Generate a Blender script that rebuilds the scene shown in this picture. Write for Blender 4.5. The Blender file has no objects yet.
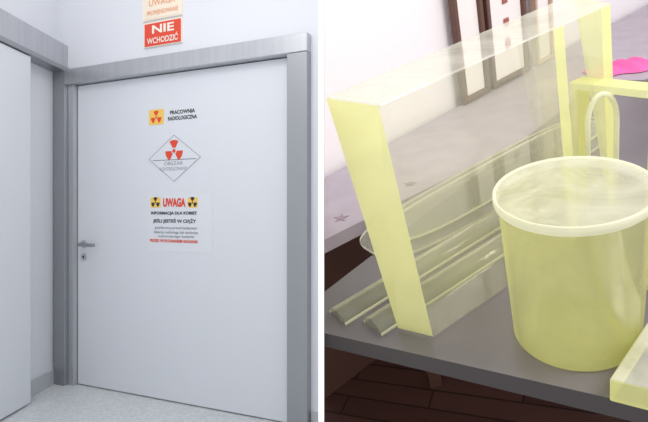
import bpy, bmesh, math
from mathutils import Vector as V, Matrix
sc=bpy.context.scene
try: sc.view_settings.view_transform='Standard'
except Exception: pass
F=520.0; CX=324.0; CY=211.0
H=0.6; TZ=0.75
# ---------------- camera orientation in the world
down=V((276/F,-1004/F,-1)).normalized(); up=-down
fw=V((0,0,-1)); yw=(fw-up*fw.dot(up)).normalized(); xw=yw.cross(up)
R=Matrix((xw,yw,up))            # camera -> world
camloc=V((0,0,TZ+H))
CAMM=Matrix.Translation(camloc)@R.to_4x4()
cd=bpy.data.cameras.new('camera'); cam=bpy.data.objects.new('camera',cd)
sc.collection.objects.link(cam); cam.matrix_world=CAMM; sc.camera=cam
cd.sensor_width=36; cd.lens=F*36/648; cd.clip_start=0.02
# corridor frame: X right, Y forward, Z up, origin at camera
ML=CAMM@Matrix(((1,0,0,0),(0,0,1,0),(0,-1,0,0),(0,0,0,1)))
I4=Matrix.Identity(4)
camX=R@V((1,0,0))
def ray(px,py): return R@V(((px-CX)/F,(CY-py)/F,-1))
def pt(px,py,z=0):
    d=ray(px,py); t=(TZ+z-camloc.z)/d.z
    return camloc+d*t
def proj(p):
    q=R.transposed()@(V(p)-camloc); return CX+F*q.x/-q.z, CY-F*q.y/-q.z
# ---------------- materials
def nodes(name):
    m=bpy.data.materials.new(name); m.use_nodes=True
    return m,m.node_tree,m.node_tree.nodes['Principled BSDF']
def mat(name,col,rough=.5,metal=0,noise=None,spec=.5):
    m,t,b=nodes(name)
    b.inputs['Roughness'].default_value=rough; b.inputs['Metallic'].default_value=metal
    b.inputs['Specular IOR Level'].default_value=spec
    b.inputs['Base Color'].default_value=(*col,1)
    if noise:
        sc_,col2,stretch=noise
        tc=t.nodes.new('ShaderNodeTexCoord'); mp=t.nodes.new('ShaderNodeMapping'); mp.inputs['Scale'].default_value=stretch
        n=t.nodes.new('ShaderNodeTexNoise'); n.inputs['Scale'].default_value=sc_; n.inputs['Detail'].default_value=3
        cr=t.nodes.new('ShaderNodeValToRGB'); cr.color_ramp.elements[0].position=.38; cr.color_ramp.elements[1].position=.62
        cr.color_ramp.elements[0].color=(*col,1); cr.color_ramp.elements[1].color=(*col2,1)
        t.links.new(tc.outputs['Object'],mp.inputs['Vector']); t.links.new(mp.outputs[0],n.inputs['Vector'])
        t.links.new(n.outputs['Fac'],cr.inputs[0]); t.links.new(cr.outputs[0],b.inputs['Base Color'])
    return m
def glass(name,col,a,tint=(1,1,1),refl=.5,rough=.03,cloud=0,tl_=.4,cs=9):
    m=bpy.data.materials.new(name); m.use_nodes=True; t=m.node_tree; t.nodes.clear()
    N=t.nodes.new; L=t.links.new
    o=N('ShaderNodeOutputMaterial'); tr=N('ShaderNodeBsdfTransparent'); tr.inputs[0].default_value=(*tint,1)
    df=N('ShaderNodeBsdfDiffuse'); df.inputs[0].default_value=(*col,1)
    tl=N('ShaderNodeBsdfTranslucent'); tl.inputs[0].default_value=(*col,1)
    md=N('ShaderNodeMixShader'); md.inputs[0].default_value=tl_; L(df.outputs[0],md.inputs[1]); L(tl.outputs[0],md.inputs[2])
    m1=N('ShaderNodeMixShader'); m1.inputs[0].default_value=a; L(tr.outputs[0],m1.inputs[1]); L(md.outputs[0],m1.inputs[2])
    if cloud:
        tc=N('ShaderNodeTexCoord'); n=N('ShaderNodeTexNoise'); n.inputs['Scale'].default_value=cs; n.inputs['Detail'].default_value=6; n.inputs['Distortion'].default_value=1.6
        L(tc.outputs['Object'],n.inputs['Vector'])
        mr=N('ShaderNodeMapRange'); mr.inputs[1].default_value=.35; mr.inputs[2].default_value=.65; mr.inputs[3].default_value=max(0,a-cloud); mr.inputs[4].default_value=min(1,a+cloud)
        L(n.outputs['Fac'],mr.inputs[0]); L(mr.outputs[0],m1.inputs[0])
    gl=N('ShaderNodeBsdfGlossy'); gl.inputs['Roughness'].default_value=rough
    lw=N('ShaderNodeLayerWeight'); lw.inputs[0].default_value=.5
    pw=N('ShaderNodeMath'); pw.operation='POWER'; pw.inputs[1].default_value=3; L(lw.outputs['Facing'],pw.inputs[0])
    mu=N('ShaderNodeMath'); mu.operation='MULTIPLY_ADD'; mu.inputs[1].default_value=refl; mu.inputs[2].default_value=.04; L(pw.outputs[0],mu.inputs[0])
    m2=N('ShaderNodeMixShader'); L(mu.outputs[0],m2.inputs[0]); L(m1.outputs[0],m2.inputs[1]); L(gl.outputs[0],m2.inputs[2])
    L(m2.outputs[0],o.inputs[0]); return m
def wood(name,c1,c2,sc_=6,rot=0):
    m,t,b=nodes(name); N=t.nodes.new; L=t.links.new
    tc=N('ShaderNodeTexCoord'); mp=N('ShaderNodeMapping'); mp.inputs['Rotation'].default_value=(0,0,rot)
    br=N('ShaderNodeTexBrick'); br.inputs['Scale'].default_value=sc_; br.inputs['Color1'].default_value=(*c1,1); br.inputs['Color2'].default_value=(*c2,1)
    br.inputs['Mortar'].default_value=(c1[0]*.3,c1[1]*.3,c1[2]*.3,1); br.inputs['Mortar Size'].default_value=.012; br.inputs['Brick Width'].default_value=2.2; br.inputs['Row Height'].default_value=.3
    L(tc.outputs['Object'],mp.inputs[0]); L(mp.outputs[0],br.inputs['Vector']); L(br.outputs['Color'],b.inputs['Base Color'])
    b.inputs['Roughness'].default_value=.4; return m
m_wall=mat('wall_white',(.79,.805,.85),.7)
m_wall2=mat('wall_warm',(.88,.83,.86),.7)
m_door=mat('door_laminate',(.75,.775,.82),.35)
m_slide=mat('sliding_laminate',(.73,.755,.79),.4)
m_lfloor=mat('vinyl_floor',(.61,.64,.66),.4,noise=(60,(.74,.76,.77),(1,1,1)))
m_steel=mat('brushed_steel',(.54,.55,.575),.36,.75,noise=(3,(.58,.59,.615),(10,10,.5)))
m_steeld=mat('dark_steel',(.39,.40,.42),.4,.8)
m_black=mat('ink_black',(.03,.03,.035),.6); m_grey=mat('ink_grey',(.25,.26,.30),.6)
m_red=mat('sign_red',(.80,.07,.03),.5); m_yel=mat('sign_yellow',(.95,.62,.12),.5); m_paper=mat('sign_paper',(.77,.795,.84),.4)
m_cream=mat('sign_cream',(.93,.85,.74),.5); m_pale=mat('sign_pale',(.93,.82,.66),.5); m_org=mat('sign_orange',(.86,.33,.14),.5); m_dk=mat('gap_black',(.06,.06,.07),.7)
m_base=mat('baseboard_grey',(.52,.54,.57),.5)
m_part=mat('divider_white',(.97,.97,.97),.8)
# ---------------- builder
class B:
    def __init__(s,name,M=I4): s.n=name; s.bm=bmesh.new(); s.mats=[]; s.M=M
    def mi(s,m):
        if m not in s.mats: s.mats.append(m)
        return s.mats.index(m)
    def vs(s,ps): return [s.bm.verts.new(p) for p in ps]
    def f(s,vs,m,smooth=False):
        try: fa=s.bm.faces.new(vs)
        except ValueError: return
        fa.material_index=s.mi(m); fa.smooth=smooth; return fa
    def face(s,ps,m): return s.f(s.vs(ps),m)
    def hexa(s,b,t,m,mt=None,ms=None):
        vb=s.vs(b); vt=s.vs(t); ms=ms or [m]*4
        s.f(vb[::-1],m); s.f(vt,mt or m)
        for i in range(4): s.f([vb[i],vb[(i+1)%4],vt[(i+1)%4],vt[i]],ms[i])
    def box(s,o,a,b,c,m): 
        o=V(o);a=V(a);b=V(b);c=V(c); s.hexa([o,o+a,o+a+b,o+b],[o+c,o+a+c,o+a+b+c,o+b+c],m)
    def prism(s,poly,vec,m,ms=None,smooth=False):
        vb=s.vs(poly); vt=s.vs([V(p)+V(vec) for p in poly]); n=len(poly)
        s.f(vb[::-1],m); s.f(vt,m)
        for i in range(n): s.f([vb[i],vb[(i+1)%n],vt[(i+1)%n],vt[i]],ms or m,smooth)
    def tube(s,path,r,m,seg=12,upv=V((0,0,1))):
        rings=[]; n=len(path)
        for i,p in enumerate(path):
            p=V(p); d=(V(path[min(i+1,n-1)])-V(path[max(i-1,0)])).normalized()
            a=d.cross(upv); 
            if a.length<1e-3: a=d.cross(V((1,0,0)))
            a.normalize(); b=a.cross(d)
            rings.append(s.vs([p+a*r*math.cos(2*math.pi*k/seg)+b*r*math.sin(2*math.pi*k/seg) for k in range(seg)]))
        for i in range(n-1):
            for k in range(seg): s.f([rings[i][k],rings[i][(k+1)%seg],rings[i+1][(k+1)%seg],rings[i+1][k]],m,True)
        s.f(rings[0][::-1],m); s.f(rings[-1],m)
    def lathe(s,c,prof,seg=64):  # prof: (r,z,mat)
        c=V(c); rings=[]
        for r,z,m in prof:
            if r<1e-6: rings.append([s.bm.verts.new(c+V((0,0,z)))])
            else: rings.append(s.vs([c+V((r*math.cos(2*math.pi*k/seg),r*math.sin(2*math.pi*k/seg),z)) for k in range(seg)]))
        for i in range(len(prof)-1):
            a,b,m=rings[i],rings[i+1],prof[i+1][2]
            for k in range(seg):
                k2=(k+1)%seg
                if len(a)==1: s.f([a[0],b[k2],b[k]][::-1],m,True)
                elif len(b)==1: s.f([a[k],a[k2],b[0]],m,False)
                else: s.f([a[k],a[k2],b[k2],b[k]],m,True)
    def clip(s,side):
        # trims the mesh where it meets the divider (world coords, plane through the divider)
        off=.0008 if side>0 else -.0056
        co=camloc+camX*off
        g=s.bm.verts[:]+s.bm.edges[:]+s.bm.faces[:]
        r=bmesh.ops.bisect_plane(s.bm,geom=g,plane_co=co,plane_no=camX*side,clear_inner=True)
        ed=[e for e in r['geom_cut'] if isinstance(e,bmesh.types.BMEdge)]
        if ed:
            try: bmesh.ops.edgenet_fill(s.bm,edges=ed)
            except Exception: pass
    def finish(s,bevel=0,seg=2,recalc=True):
        if recalc: bmesh.ops.recalc_face_normals(s.bm,faces=s.bm.faces[:])
        s.bm.transform(s.M)
        co=[v.co for v in s.bm.verts]
        c=V([(min(p[i] for p in co)+max(p[i] for p in co))/2 for i in range(3)])
        Rm=s.M.to_3x3().to_4x4(); T=Matrix.Translation(c)@Rm
        s.bm.transform(T.inverted())
        me=bpy.data.meshes.new(s.n); s.bm.to_mesh(me); s.bm.free()
        for m in s.mats: me.materials.append(m)
        o=bpy.data.objects.new(s.n,me); sc.collection.objects.link(o); o.matrix_world=T
        if bevel:
            b=o.modifiers.new('bevel','BEVEL'); b.width=bevel; b.segments=seg; b.limit_method='ANGLE'; b.angle_limit=math.radians(50)
        return o
# =====================================================  CORRIDOR WITH DOOR
FL=-1.19
A=V((-247/F*3.553,3.553,0)); U=V((2.248,-1,0)).normalized(); Z=V((0,0,1)); Nn=V((-1,-2.248,0)).normalized()
def D(u,v,n=0): return A+U*u+Z*v+Nn*n
def uv(px,py,n=0):
    d=V(((px-CX)/F,1,(CY-py)/F)); o=A+Nn*n
    t=o.dot(Nn)/d.dot(Nn); p=d*t-o
    return p.dot(U),p.z
def uvn(px,n=0): return uv(px,CY,n)[0]
def dbox(b,u0,u1,v0,v1,n0,n1,m): b.box(D(u0,v0,n0),U*(u1-u0),Z*(v1-v0),Nn*(n1-n0),m)
uc=uvn(57); uL=uvn(76); uR=uvn(291); vT=uv(77,85)[1]
uE=(-.0058-A.x)/U.x
TOP=1.75
b=B('wall_back',ML)
dbox(b,uc-.1,uL-.03,FL,TOP,-.12,0,m_wall); dbox(b,uL-.03,uR+.03,vT+.03,TOP,-.12,0,m_wall)
dbox(b,uR+.03,uE+.0,FL,TOP,-.12,0,m_wall); dbox(b,uL-.03,uR+.03,FL,TOP,-.14,-.12,m_wall); b.finish()
# door
b=B('door_1',ML)
dbox(b,uL+.005,uR-.005,FL+.008,vT-.005,-.055,-.012,m_door)
dbox(b,uL-.02,uR+.02,FL+.001,vT+.01,-.10,-.06,m_dk)  # near-black backing behind the leaf, showing in the gap around it
hu,hv=uv(83,244)
def disc(b,u,v,n0,n1,r,m,k=24): b.prism([D(u+r*math.cos(2*math.pi*i/k),v+r*math.sin(2*math.pi*i/k),n0) for i in range(k)],Nn*(n1-n0),m)
disc(b,hu,hv,-.012,-.002,.026,m_steel)
b.tube([D(hu,hv,-.004),D(hu,hv,.03),D(hu+.012,hv,.045),D(hu+.05,hv,.047),D(hu+.15,hv-.002,.045)],.0115,m_steeld,12,V((.1,.2,1)))
disc(b,hu,uv(83,257)[1],-.012,-.003,.024,m_steel); disc(b,hu,uv(83,257)[1],-.003,-.0025,.009,m_black)
b.finish(.0015)
# steel frame
b=B('trim_1',ML)
dbox(b,uvn(68,.02),uL,FL,vT+.005,-.06,.02,m_steel)
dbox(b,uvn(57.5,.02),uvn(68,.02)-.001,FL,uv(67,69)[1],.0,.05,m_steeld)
vH=uv(67,69,.05)[1]
dbox(b,uvn(68,.02),uvn(307,.05),vT,vH,-.06,.05,m_steel)
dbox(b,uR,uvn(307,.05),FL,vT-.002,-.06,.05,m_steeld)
b.finish(.003)
# left wall, sliding door, rail, baseboard
C=D(uc,0,0); W=V((36/F,1,0)).normalized(); Wr=V((W.y,-W.x,0))
def lbox(b,d0,d1,o0,o1,z0,z1,m): b.box(C-W*d0+Wr*o0+Z*z0,-W*(d1-d0),Wr*(o1-o0),Z*(z1-z0),m)
b=B('wall_left',ML); lbox(b,-.0,3,-.12,0,FL,TOP,m_wall); b.finish()
Y0=C.y-3.206
b=B('sliding_door',ML); lbox(b,Y0,2.9,.05,.09,FL+.012,.95,m_slide); b.finish(.003)
b=B('door_rail',ML); lbox(b,.0,2.9,.001,.10,.985,1.139,m_steel); lbox(b,.0,2.9,.001,.105,.955,.985,m_steeld); b.finish(.003)
b=B('baseboard_left',ML); lbox(b,.02,2.9,.0,.012,FL,FL+.10,m_base); b.finish(.003)
b=B('baseboard_back',ML); dbox(b,uvn(308,.05)+.001,uE,FL,FL+.10,0,.012,m_base); b.finish()
b=B('floor',ML); b.box((-3,.3,FL-.05),(2.9942,0,0),(0,4.5,0),(0,0,.05),m_lfloor); b.finish()
b=B('gap_divider',ML); b.box((-.0049,.45,FL),(.0049,0,0),(0,3.6,0),(0,0,TOP-FL),m_part); b.finish()  # thin panel standing in for the white gap between the two views
# ---- signs
def text(b,s,x0,y0,x1,y1,m,n,bold=0):
    cu=bpy.data.curves.new('t','FONT'); cu.body=s; cu.resolution_u=3; cu.offset=bold
    ob=bpy.data.objects.new('t',cu); sc.collection.objects.link(ob)
    dg=bpy.context.evaluated_depsgraph_get(); me=bpy.data.meshes.new_from_object(ob.evaluated_get(dg))
    bpy.data.objects.remove(ob)
    if not me.vertices: return
    xs=[v.co.x for v in me.vertices]; ys=[v.co.y for v in me.vertices]
    a,c=min(xs),max(xs); d,e=min(ys),max(ys); xm=(x0+x1)/2
    v1=uv(xm,y0,n)[1]; u0=uvn(x0,n); u1=uvn(x1,n); v0=uv(xm,y1,n)[1]
    vv=b.vs([D(u0+(v.co.x-a)/(c-a)*(u1-u0),v0+(v.co.y-d)/(e-d)*(v1-v0),n) for v in me.vertices])
    for p in me.polygons: b.f([vv[i] for i in p.vertices],m)
def plate(b,x0,y0,x1,y1,m,n0,n1):
    xm=(x0+x1)/2
    u0=uvn(x0,n1);u1=uvn(x1,n1); v1=uv(xm,y0,n1)[1]; v0=uv(xm,y1,n1)[1]; dbox(b,u0,u1,v0,v1,n0,n1,m); return u0,u1,v0,v1
def trefoil(b,u,v,r,n,m):
    b.face([D(u+.18*r*math.cos(k*math.pi/8),v+.18*r*math.sin(k*math.pi/8),n) for k in range(16)],m)
    for q in (90,210,330):
        an=[math.radians(q-30+10*k) for k in range(7)]
        b.face([D(u+r*math.cos(a),v+r*math.sin(a),n) for a in an]+[D(u+.3*r*math.cos(a),v+.3*r*math.sin(a),n) for a in an[::-1]],m)
nd=-.0115
b=B('warning_sign',ML)
u0,u1,v0,v1=plate(b,149,109.5,163.5,124.5,m_yel,nd,nd+.002); trefoil(b,(u0+u1)/2,(v0+v1)/2-.003,.042,nd+.003,m_red)
text(b,'PRACOWNIA',170,109.5,195,113.5,m_black,nd+.001,.03); text(b,'RADIOLOGICZNA',168,115.5,197,119.5,m_black,nd+.001,.03); b.finish(recalc=False)
b=B('radiation_diamond_sign',ML)
cu_,cv_=uv(173,158); ru=(uvn(199)-uvn(147))/2; rv=(uv(173,135)[1]-uv(173,182)[1])/2
def dia(k,n): return [D(cu_+ru*k,cv_,n),D(cu_,cv_+rv*k,n),D(cu_-ru*k,cv_,n),D(cu_,cv_-rv*k,n)]
o1,o2=dia(1,nd+.002),dia(.975,nd+.002)
for i in range(4): b.face([o1[i],o1[(i+1)%4],o2[(i+1)%4],o2[i]],m_grey)
b.prism(dia(1.0,nd),Nn*.0012,m_door)
trefoil(b,cu_,cv_+.045,.068,nd+.003,m_red)
dbox(b,cu_-.17,cu_+.17,cv_-.012,cv_-.007,nd+.001,nd+.002,m_grey)
text(b,'OBSZAR',164,161.5,183,165,m_grey,nd+.002); text(b,'KONTROLOWANY',160,167,187,170.5,m_grey,nd+.002); b.finish(recalc=False)
b=B('notice_poster',ML)
plate(b,148,195,212,252,m_paper,nd,nd+.0012); n=nd+.003
for x in (150.5,187.5):
    u0,u1,v0,v1=plate(b,x,197.5,x+10,207.5,m_yel,nd+.0012,nd+.0025); trefoil(b,(u0+u1)/2,(v0+v1)/2,.034,n,m_black)
text(b,'UWAGA',163,198,185.5,207,m_red,n,.05)
for s,x0,x1,y,h,m,bo in (('INFORMACJA DLA KOBIET',151,197,211.5,4,m_black,.035),('JEŚLI JESTEŚ W CIĄŻY',153,196,218.3,5.4,m_black,.03),
  ('poinformuj przed badaniem',155,197,226.5,3.4,m_grey,.01),('lekarza radiologa lub technika',154,198,231,3.4,m_grey,.01),('wykonujacego badanie',158,194,235.2,3,m_grey,.01),('PRZED WYKONANIEM BADANIA',150,198,239.5,3.2,m_red,.03)):
    text(b,s,x0,y,x1,y+h,m,n,bo)
b.finish(recalc=False)
b=B('no_entry_sign',ML)
plate(b,143.5,20.5,181.5,45,m_cream,0,.015); plate(b,144.5,21.5,180.5,44,m_red,.015,.019)
text(b,'NIE',152,23.5,174,32,m_cream,.021,.03); text(b,'WCHODZIĆ',147,34,178,42,m_cream,.021,.02)
b.finish(recalc=False)
b=B('information_sign',ML)
plate(b,142.5,-8,181.5,18,m_cream,0,.015); plate(b,144,-6,180,16.5,m_pale,.015,.018)
text(b,'UWAGA',149,-2,175,4,m_org,.02,.0); text(b,'PROMIENIOWANIE',147,8.5,178,13,m_org,.02,.0); b.finish(recalc=False)

# =====================================================  WORKSHOP WITH LEAD GLASS
g_edge=glass('lead_glass_edge',(.93,.93,.46),.84,(.98,1,.7),.3,cloud=.04,cs=4)
g_body=glass('lead_glass_body',(.98,.98,.50),.40,(.99,.995,.76),.3,cloud=.05,cs=5)
g_clear=glass('lead_glass_clear',(.97,.96,.82),.11,(.985,.985,.92),.5)
g_top=glass('lead_glass_top',(.95,.93,.86),.62,(1,1,.92),.5,cloud=.16,cs=5)
g_ctop=glass('lead_glass_scratched_top',(.90,.89,.78),.45,(1,1,.93),.6,cloud=.14,cs=10)
g_rim=glass('lead_glass_rim',(.98,.975,.80),.80,(1,1,.95),.3)
g_white=glass('lead_glass_frosted',(.98,.97,.78),.34,(1,1,.92),.9,cloud=.05,cs=6)
m_table=mat('table_laminate',(.14,.125,.14),.28,noise=(5,(.16,.145,.16),(1,1,1)))
m_tedge=mat('table_edge',(.075,.068,.073),.5)
m_bench=mat('bench_mauve',(.40,.345,.40),.5,noise=(14,(.44,.385,.44),(1,1,1)))
m_wfloor=wood('dark_wood_floor',(.085,.035,.028),(.13,.058,.045),4,math.radians(30))
m_brown=mat('frame_brown',(.12,.055,.04),.5); m_redb=mat('frame_red_brown',(.36,.11,.08),.5); m_tan=mat('frame_tan',(.50,.36,.26),.5)
m_board=mat('board_white',(.85,.80,.78),.6); m_pink=mat('pink_cloth',(.85,.13,.40),.7); m_star=mat('star_sticker',(.30,.22,.28),.5)
dz=V((0,0,-1))
a=pt(324,333); c=pt(640,405); dr=(c-a).normalized(); e0=pt(324,292); e1=pt(520,142); dl=(e1-e0).normalized()
P0=a-dr*.5; P1=a+dr*1.4; Q0=e0-dl*.4; Q1=e0+dl*1.25
b=B('work_table')
poly=[P0,P1,P1+dl*1.1,Q1,Q0]
tb=[p+dz*.034 for p in poly]
vt=b.vs(poly); vb=b.vs(tb); b.f(vt,m_table); b.f(vb[::-1],m_tedge)
for i in range(5): b.f([vb[i],vb[(i+1)%5],vt[(i+1)%5],vt[i]],m_tedge)
b.clip(1)
for p in (P1+dl*.1-dr*.3,Q1-dl*.1+V((.06,-.06,0)),P1+dl*1.0-dr*.1):
    b.box(p+V((-.025,-.025,-TZ)),(.05,0,0),(0,.05,0),(0,0,TZ-.034),m_tedge)
b.finish()
# wall
w0=pt(324,168); w1=pt(500,76); dw=(w1-w0); dw.z=0; dw.normalize(); nw=V((dw.y,-dw.x,0))
if nw.dot(camloc-w0)<0: nw=-nw
wb=V((w0.x,w0.y,0))
b=B('wall_back'); b.box(wb-dw*1.0,dw*6,-nw*.1,V((0,0,2.8)),m_wall2); b.clip(1); b.finish()
b=B('floor'); b.box((-3,-.6,-.05),(7,0,0),(0,7,0),(0,0,.05),m_wfloor); b.clip(1); b.finish()
# mauve bench against the wall, with a dark wooden back panel below
zb=-.02
n0=pt(324,240,zb); n1=pt(420,192,zb); dn=(n1-n0).normalized()
f0=V((wb.x,wb.y,TZ+zb))+nw*.02
q=[n0-dn*.4,n0+dn*1.9,f0+dw*2.6,f0-dw*.4]
b=B('side_bench')
b.hexa([p+dz*.035 for p in q],q,m_bench)
q2=[f0-dw*.4+nw*.03,f0+dw*2.6+nw*.03,f0+dw*2.6,f0-dw*.4]
b.hexa([V((p.x,p.y,.001)) for p in q2],[p+dz*.036 for p in q2],m_brown)
b.clip(1)
for p in (n0+dn*.25,n0+dn*1.8):
    p=p+nw*-.06; b.box(V((p.x,p.y,0)),(.04,0,0),(0,.04,0),(0,0,TZ+zb-.035),m_brown)
b.finish()
b=B('star_sticker')
for c0,r in ((pt(341,218,zb+.0005),.022),(pt(410,184,zb+.0005),.018)):
    b.prism([c0+V((math.cos(k*math.pi/5)*(r if k%2==0 else r*.4),math.sin(k*math.pi/5)*(r if k%2==0 else r*.4),0)) for k in range(10)],V((0,0,.001)),m_star)
b.finish()
def wuv(px,py,n=0):
    d=ray(px,py); o=wb+nw*n; t=(o-camloc).dot(nw)/d.dot(nw); p=camloc+d*t-o
    return p.dot(dw),p.z
def wbox(b,u0,u1,z0,z1,n0,n1,m): b.box(wb+dw*u0+nw*n0+V((0,0,z0)),dw*(u1-u0),nw*(n1-n0),V((0,0,z1-z0)),m)
def frame(name,pxl,pxr,py,z1,fm,pm,n,bw=.035,z0=.735):
    ua=wuv(pxl,py,n)[0]; ub=wuv(pxr,py,n)[0]; b=B(name)
    if pm: wbox(b,ua+bw,ub-bw,z0+bw,z1-bw,n,n+.008,pm)
    wbox(b,ua,ua+bw,z0,z1,n-.005,n+.02,fm); wbox(b,ub-bw,ub,z0,z1,n-.005,n+.02,fm)
    wbox(b,ua+bw,ub-bw,z0,z0+bw,n-.005,n+.02,fm); wbox(b,ua+bw,ub-bw,z1-bw,z1,n-.005,n+.02,fm); return b,ua,ub
b,ua,ub=frame('picture_frame',451,480,20,1.9,m_brown,m_board,.027,.018); b.finish(.003)
b,ua,ub=frame('pegboard',484,523,25,1.95,m_brown,m_board,.027,.018)
for i in range(12):
    wbox(b,(ua+ub)/2-.014,(ua+ub)/2+.014,.85+i*.08,.88+i*.08,.035,.04,m_redb)
b.finish(.003)
b,_,_=frame('leaning_board',532,549,20,1.9,m_tan,m_board,.027,.012); b.finish(.003)
b,_,_=frame('picture_frame',637,720,10,1.6,m_redb,m_brown,.012,.03,1.05); b.finish(.003)

# main upright shield: long slab with solid end posts
hS=.40
tFL,tFR,tBR,tBL=pt(324.8,97,hS),pt(379,105,hS),pt(611,3,hS),pt(573,-6,hS)
bFL,bFR=pt(397,329,.0015),pt(434,338,.0015)
offR=(bFR-tFR); offL=(bFL-tFL)
def lerp(p,q,t): return p*(1-t)+q*t
def tfor(px):
    lo,hi=0,1
    for _ in range(40):
        m=(lo+hi)/2
        if proj(lerp(tFR,tBR,m))[0]<px: lo=m
        else: hi=m
    return lo
ts=[0,tfor(553),tfor(563.5),tfor(601),1]
mside=[g_clear,g_edge,g_clear,g_edge]
b=B('lead_glass_shield')
rings=[b.vs([lerp(tFL,tBL,t)+offL,lerp(tFR,tBR,t)+offR,lerp(tFR,tBR,t),lerp(tFL,tBL,t)]) for t in ts]
b.f(rings[0],g_edge); b.f(rings[-1][::-1],g_edge)
for i in range(4):
    r0,r1=rings[i],rings[i+1]
    b.f([r0[1],r1[1],r1[2],r0[2]],mside[i]); b.f([r0[3],r1[3],r1[0],r0[0]],g_clear)
    b.f([r0[2],r1[2],r1[3],r0[3]],g_top); b.f([r0[0],r1[0],r1[1],r0[1]],g_clear)
    if i in (1,2): b.f([r0[0],r0[1],r0[2],r0[3]],g_clear)
b.finish(.004,3)
axs=(tBR-tFR).normalized()
side=V((axs.y,-axs.x,0))
# half round rods
def rod(name,p,q,r):
    p=V(p);q=V(q); d=(q-p).normalized(); s=V((-d.y,d.x,0)); b=B(name); n=16
    prof=[s*(r*math.cos(math.pi*k/n))+V((0,0,r*.75*math.sin(math.pi*k/n)+.003)) for k in range(n+1)]+[s*(-r)+V((0,0,.0)),s*r]
    b.prism([p+x for x in prof],q-p,g_white,g_white,True)
    for k in (-1,1):
        b.box(p+s*k*(r+.0012)-s*.001,(q-p),s*.002,V((0,0,.005)),g_rim)
    return b.finish()
ra=pt(338,319); rb_=pt(373,329)
rod('half_round_rod',ra,ra+axs*.62,.024)
rod('half_round_rod',rb_,rb_+axs*.62,.024)
# big rounded sheets lying flat
def sheet(name,cs,th,z=0,k=5,mt=g_clear,me=g_rim):
    cs=[V(c) for c in cs]; poly=[]
    for i in range(72):
        a=2*math.pi*i/72; x=math.copysign(abs(math.cos(a))**(2/k),math.cos(a)); y=math.copysign(abs(math.sin(a))**(2/k),math.sin(a))
        s=(x+1)/2; t=(y+1)/2
        poly.append((cs[0]*(1-s)+cs[1]*s)*(1-t)+(cs[3]*(1-s)+cs[2]*s)*t+V((0,0,z)))
    b=B(name); b.prism(poly,V((0,0,th)),mt,me); return b.finish()
off0=ra+axs*.17-side*.03
sheet('rounded_glass_sheet',[off0-side*.20,off0-side*.20+axs*.80,off0+axs*.80,off0],.007,.0,3.6)
sheet('rounded_glass_sheet',[off0-side*.17+axs*.06,off0-side*.17+axs*.76,off0-side*.03+axs*.76,off0-side*.03+axs*.06],.007,.0072,3.6)
# bucket-shaped cylinder
cb=pt(575,330); cb.z=TZ
b=B('lead_glass_cylinder')
b.lathe(cb,[(0,0.0005,g_body),(.084,0.0005,g_body),(.0875,.004,g_body),(.093,.230,g_body),(.0975,.2315,g_rim),(.099,.233,g_rim),(.099,.2435,g_rim),(.098,.245,g_rim),(.096,.245,g_rim),(.0945,.2425,g_rim),(0,.2425,g_ctop)],96)
b.finish()
# U frame to the right
zt=.28
f1_,f2_=pt(569,82,zt),pt(662,92,zt)
g0=V((f1_.x,f1_.y,TZ)); d3=V((f2_.x-f1_.x,f2_.y-f1_.y,0)); L3=d3.length; d3.normalize(); n3=V((-d3.y,d3.x,0))
b=B('lead_glass_frame'); poly=[(0,0),(.016,0),(.016,zt-.014),(L3-.018,zt-.014),(L3-.018,0),(L3,0),(L3,zt),(0,zt)]
b.prism([g0+d3*x+V((0,0,z)) for x,z in poly],n3*.035,g_rim,g_edge); b.finish(.002)
# arched glass tube standing behind the cylinder
cm=pt(602,232); h=.0
while proj(cm+V((0,0,h)))[1]>95 and h<.5: h+=.002
dpx=V((camX.x,camX.y,0)).normalized(); hv=dpx*.024
b=B('bent_glass_tube')
path=[cm-hv,cm-hv+V((0,0,h-.05))]+[cm-hv*math.cos(math.pi*k/12)+V((0,0,h-.05+.05*math.sin(math.pi*k/12))) for k in range(1,12)]+[cm+hv+V((0,0,h-.05)),cm+hv]
b.tube(path,.0045,g_rim,10,V((-dpx.y,dpx.x,0))); b.finish()
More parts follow.
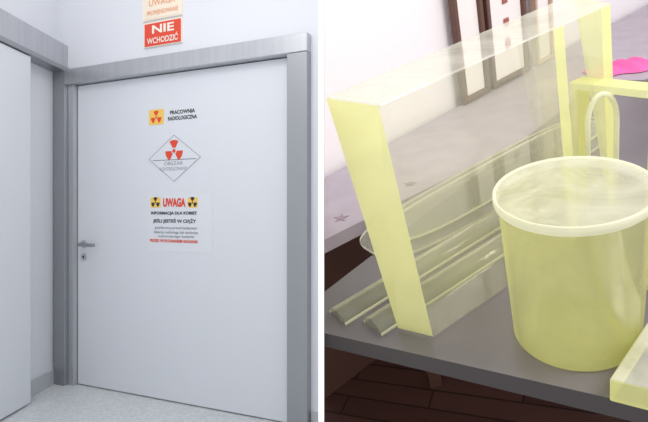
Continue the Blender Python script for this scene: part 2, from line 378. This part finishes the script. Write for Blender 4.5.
# clear plate standing at the right of the cylinder
o=pt(652,292); d5=(pt(700,235)-o).normalized(); s5=V((-d5.y,d5.x,0)); b=B('lead_glass_plate')
q=[o,o+d5*.25,o+d5*.25+s5*.014,o+s5*.014]; b.hexa(q,[p+V((0,0,.13)) for p in q],g_clear,g_rim,[g_clear,g_edge,g_clear,g_rim]); b.finish(.001)
# pink cloth, crumpled, lying on the bench
pc=pt(621,70,zb); b=B('pink_cloth'); nx_,ny_=16,8
g=[[None]*(ny_+1) for _ in range(nx_+1)]
for i in range(nx_+1):
    for j in range(ny_+1):
        u=i/nx_-.5; v=j/ny_-.5; e=max(0,1-(2*abs(u))**4)*max(0,1-(2*abs(v))**4)
        g[i][j]=b.bm.verts.new(pc+dpx*u*.2+V((0,0,.003+e*(.018+.012*math.sin(u*19+v*5))))+V((-dpx.y,dpx.x,0))*v*(.12+.03*math.sin(u*9)))
for i in range(nx_):
    for j in range(ny_): b.f([g[i][j],g[i+1][j],g[i+1][j+1],g[i][j+1]],m_pink,True)
b.finish()
# front-right low block
hb=.04
t=[pt(609,379,hb),pt(668,393,hb),pt(710,325,hb),pt(657,307,hb)]
b=B('lead_glass_block'); b.hexa([V((p.x,p.y,TZ)) for p in t],t,g_edge,g_top,[g_edge,g_edge,g_edge,g_edge]); b.finish(.003)

# ---------------- lights
w=bpy.data.worlds.new('world'); sc.world=w; w.use_nodes=True
w.node_tree.nodes['Background'].inputs[0].default_value=(.98,.985,1,1); w.node_tree.nodes['Background'].inputs[1].default_value=1.0
def area(name,M,loc,tgt,size,power,col):
    l=bpy.data.lights.new(name,'AREA'); l.size=size; l.energy=power; l.color=col
    o=bpy.data.objects.new(name,l); sc.collection.objects.link(o)
    loc=M@V(loc); tgt=M@V(tgt); o.matrix_world=Matrix.Translation(loc)@(tgt-loc).to_track_quat('-Z','Y').to_matrix().to_4x4()
area('fill_area_corridor',ML,(-.9,1.6,1.6),(-1.0,3.0,-.6),.9,10,(.98,.98,1))  # unseen area lamp added to give the corridor light direction, no fixture
area('fill_area_workshop',I4,(1.6,.2,2.6),(.5,1.0,.8),1.0,38,(1,.97,.94))  # added area lamp, out of view, brightens the workshop from above
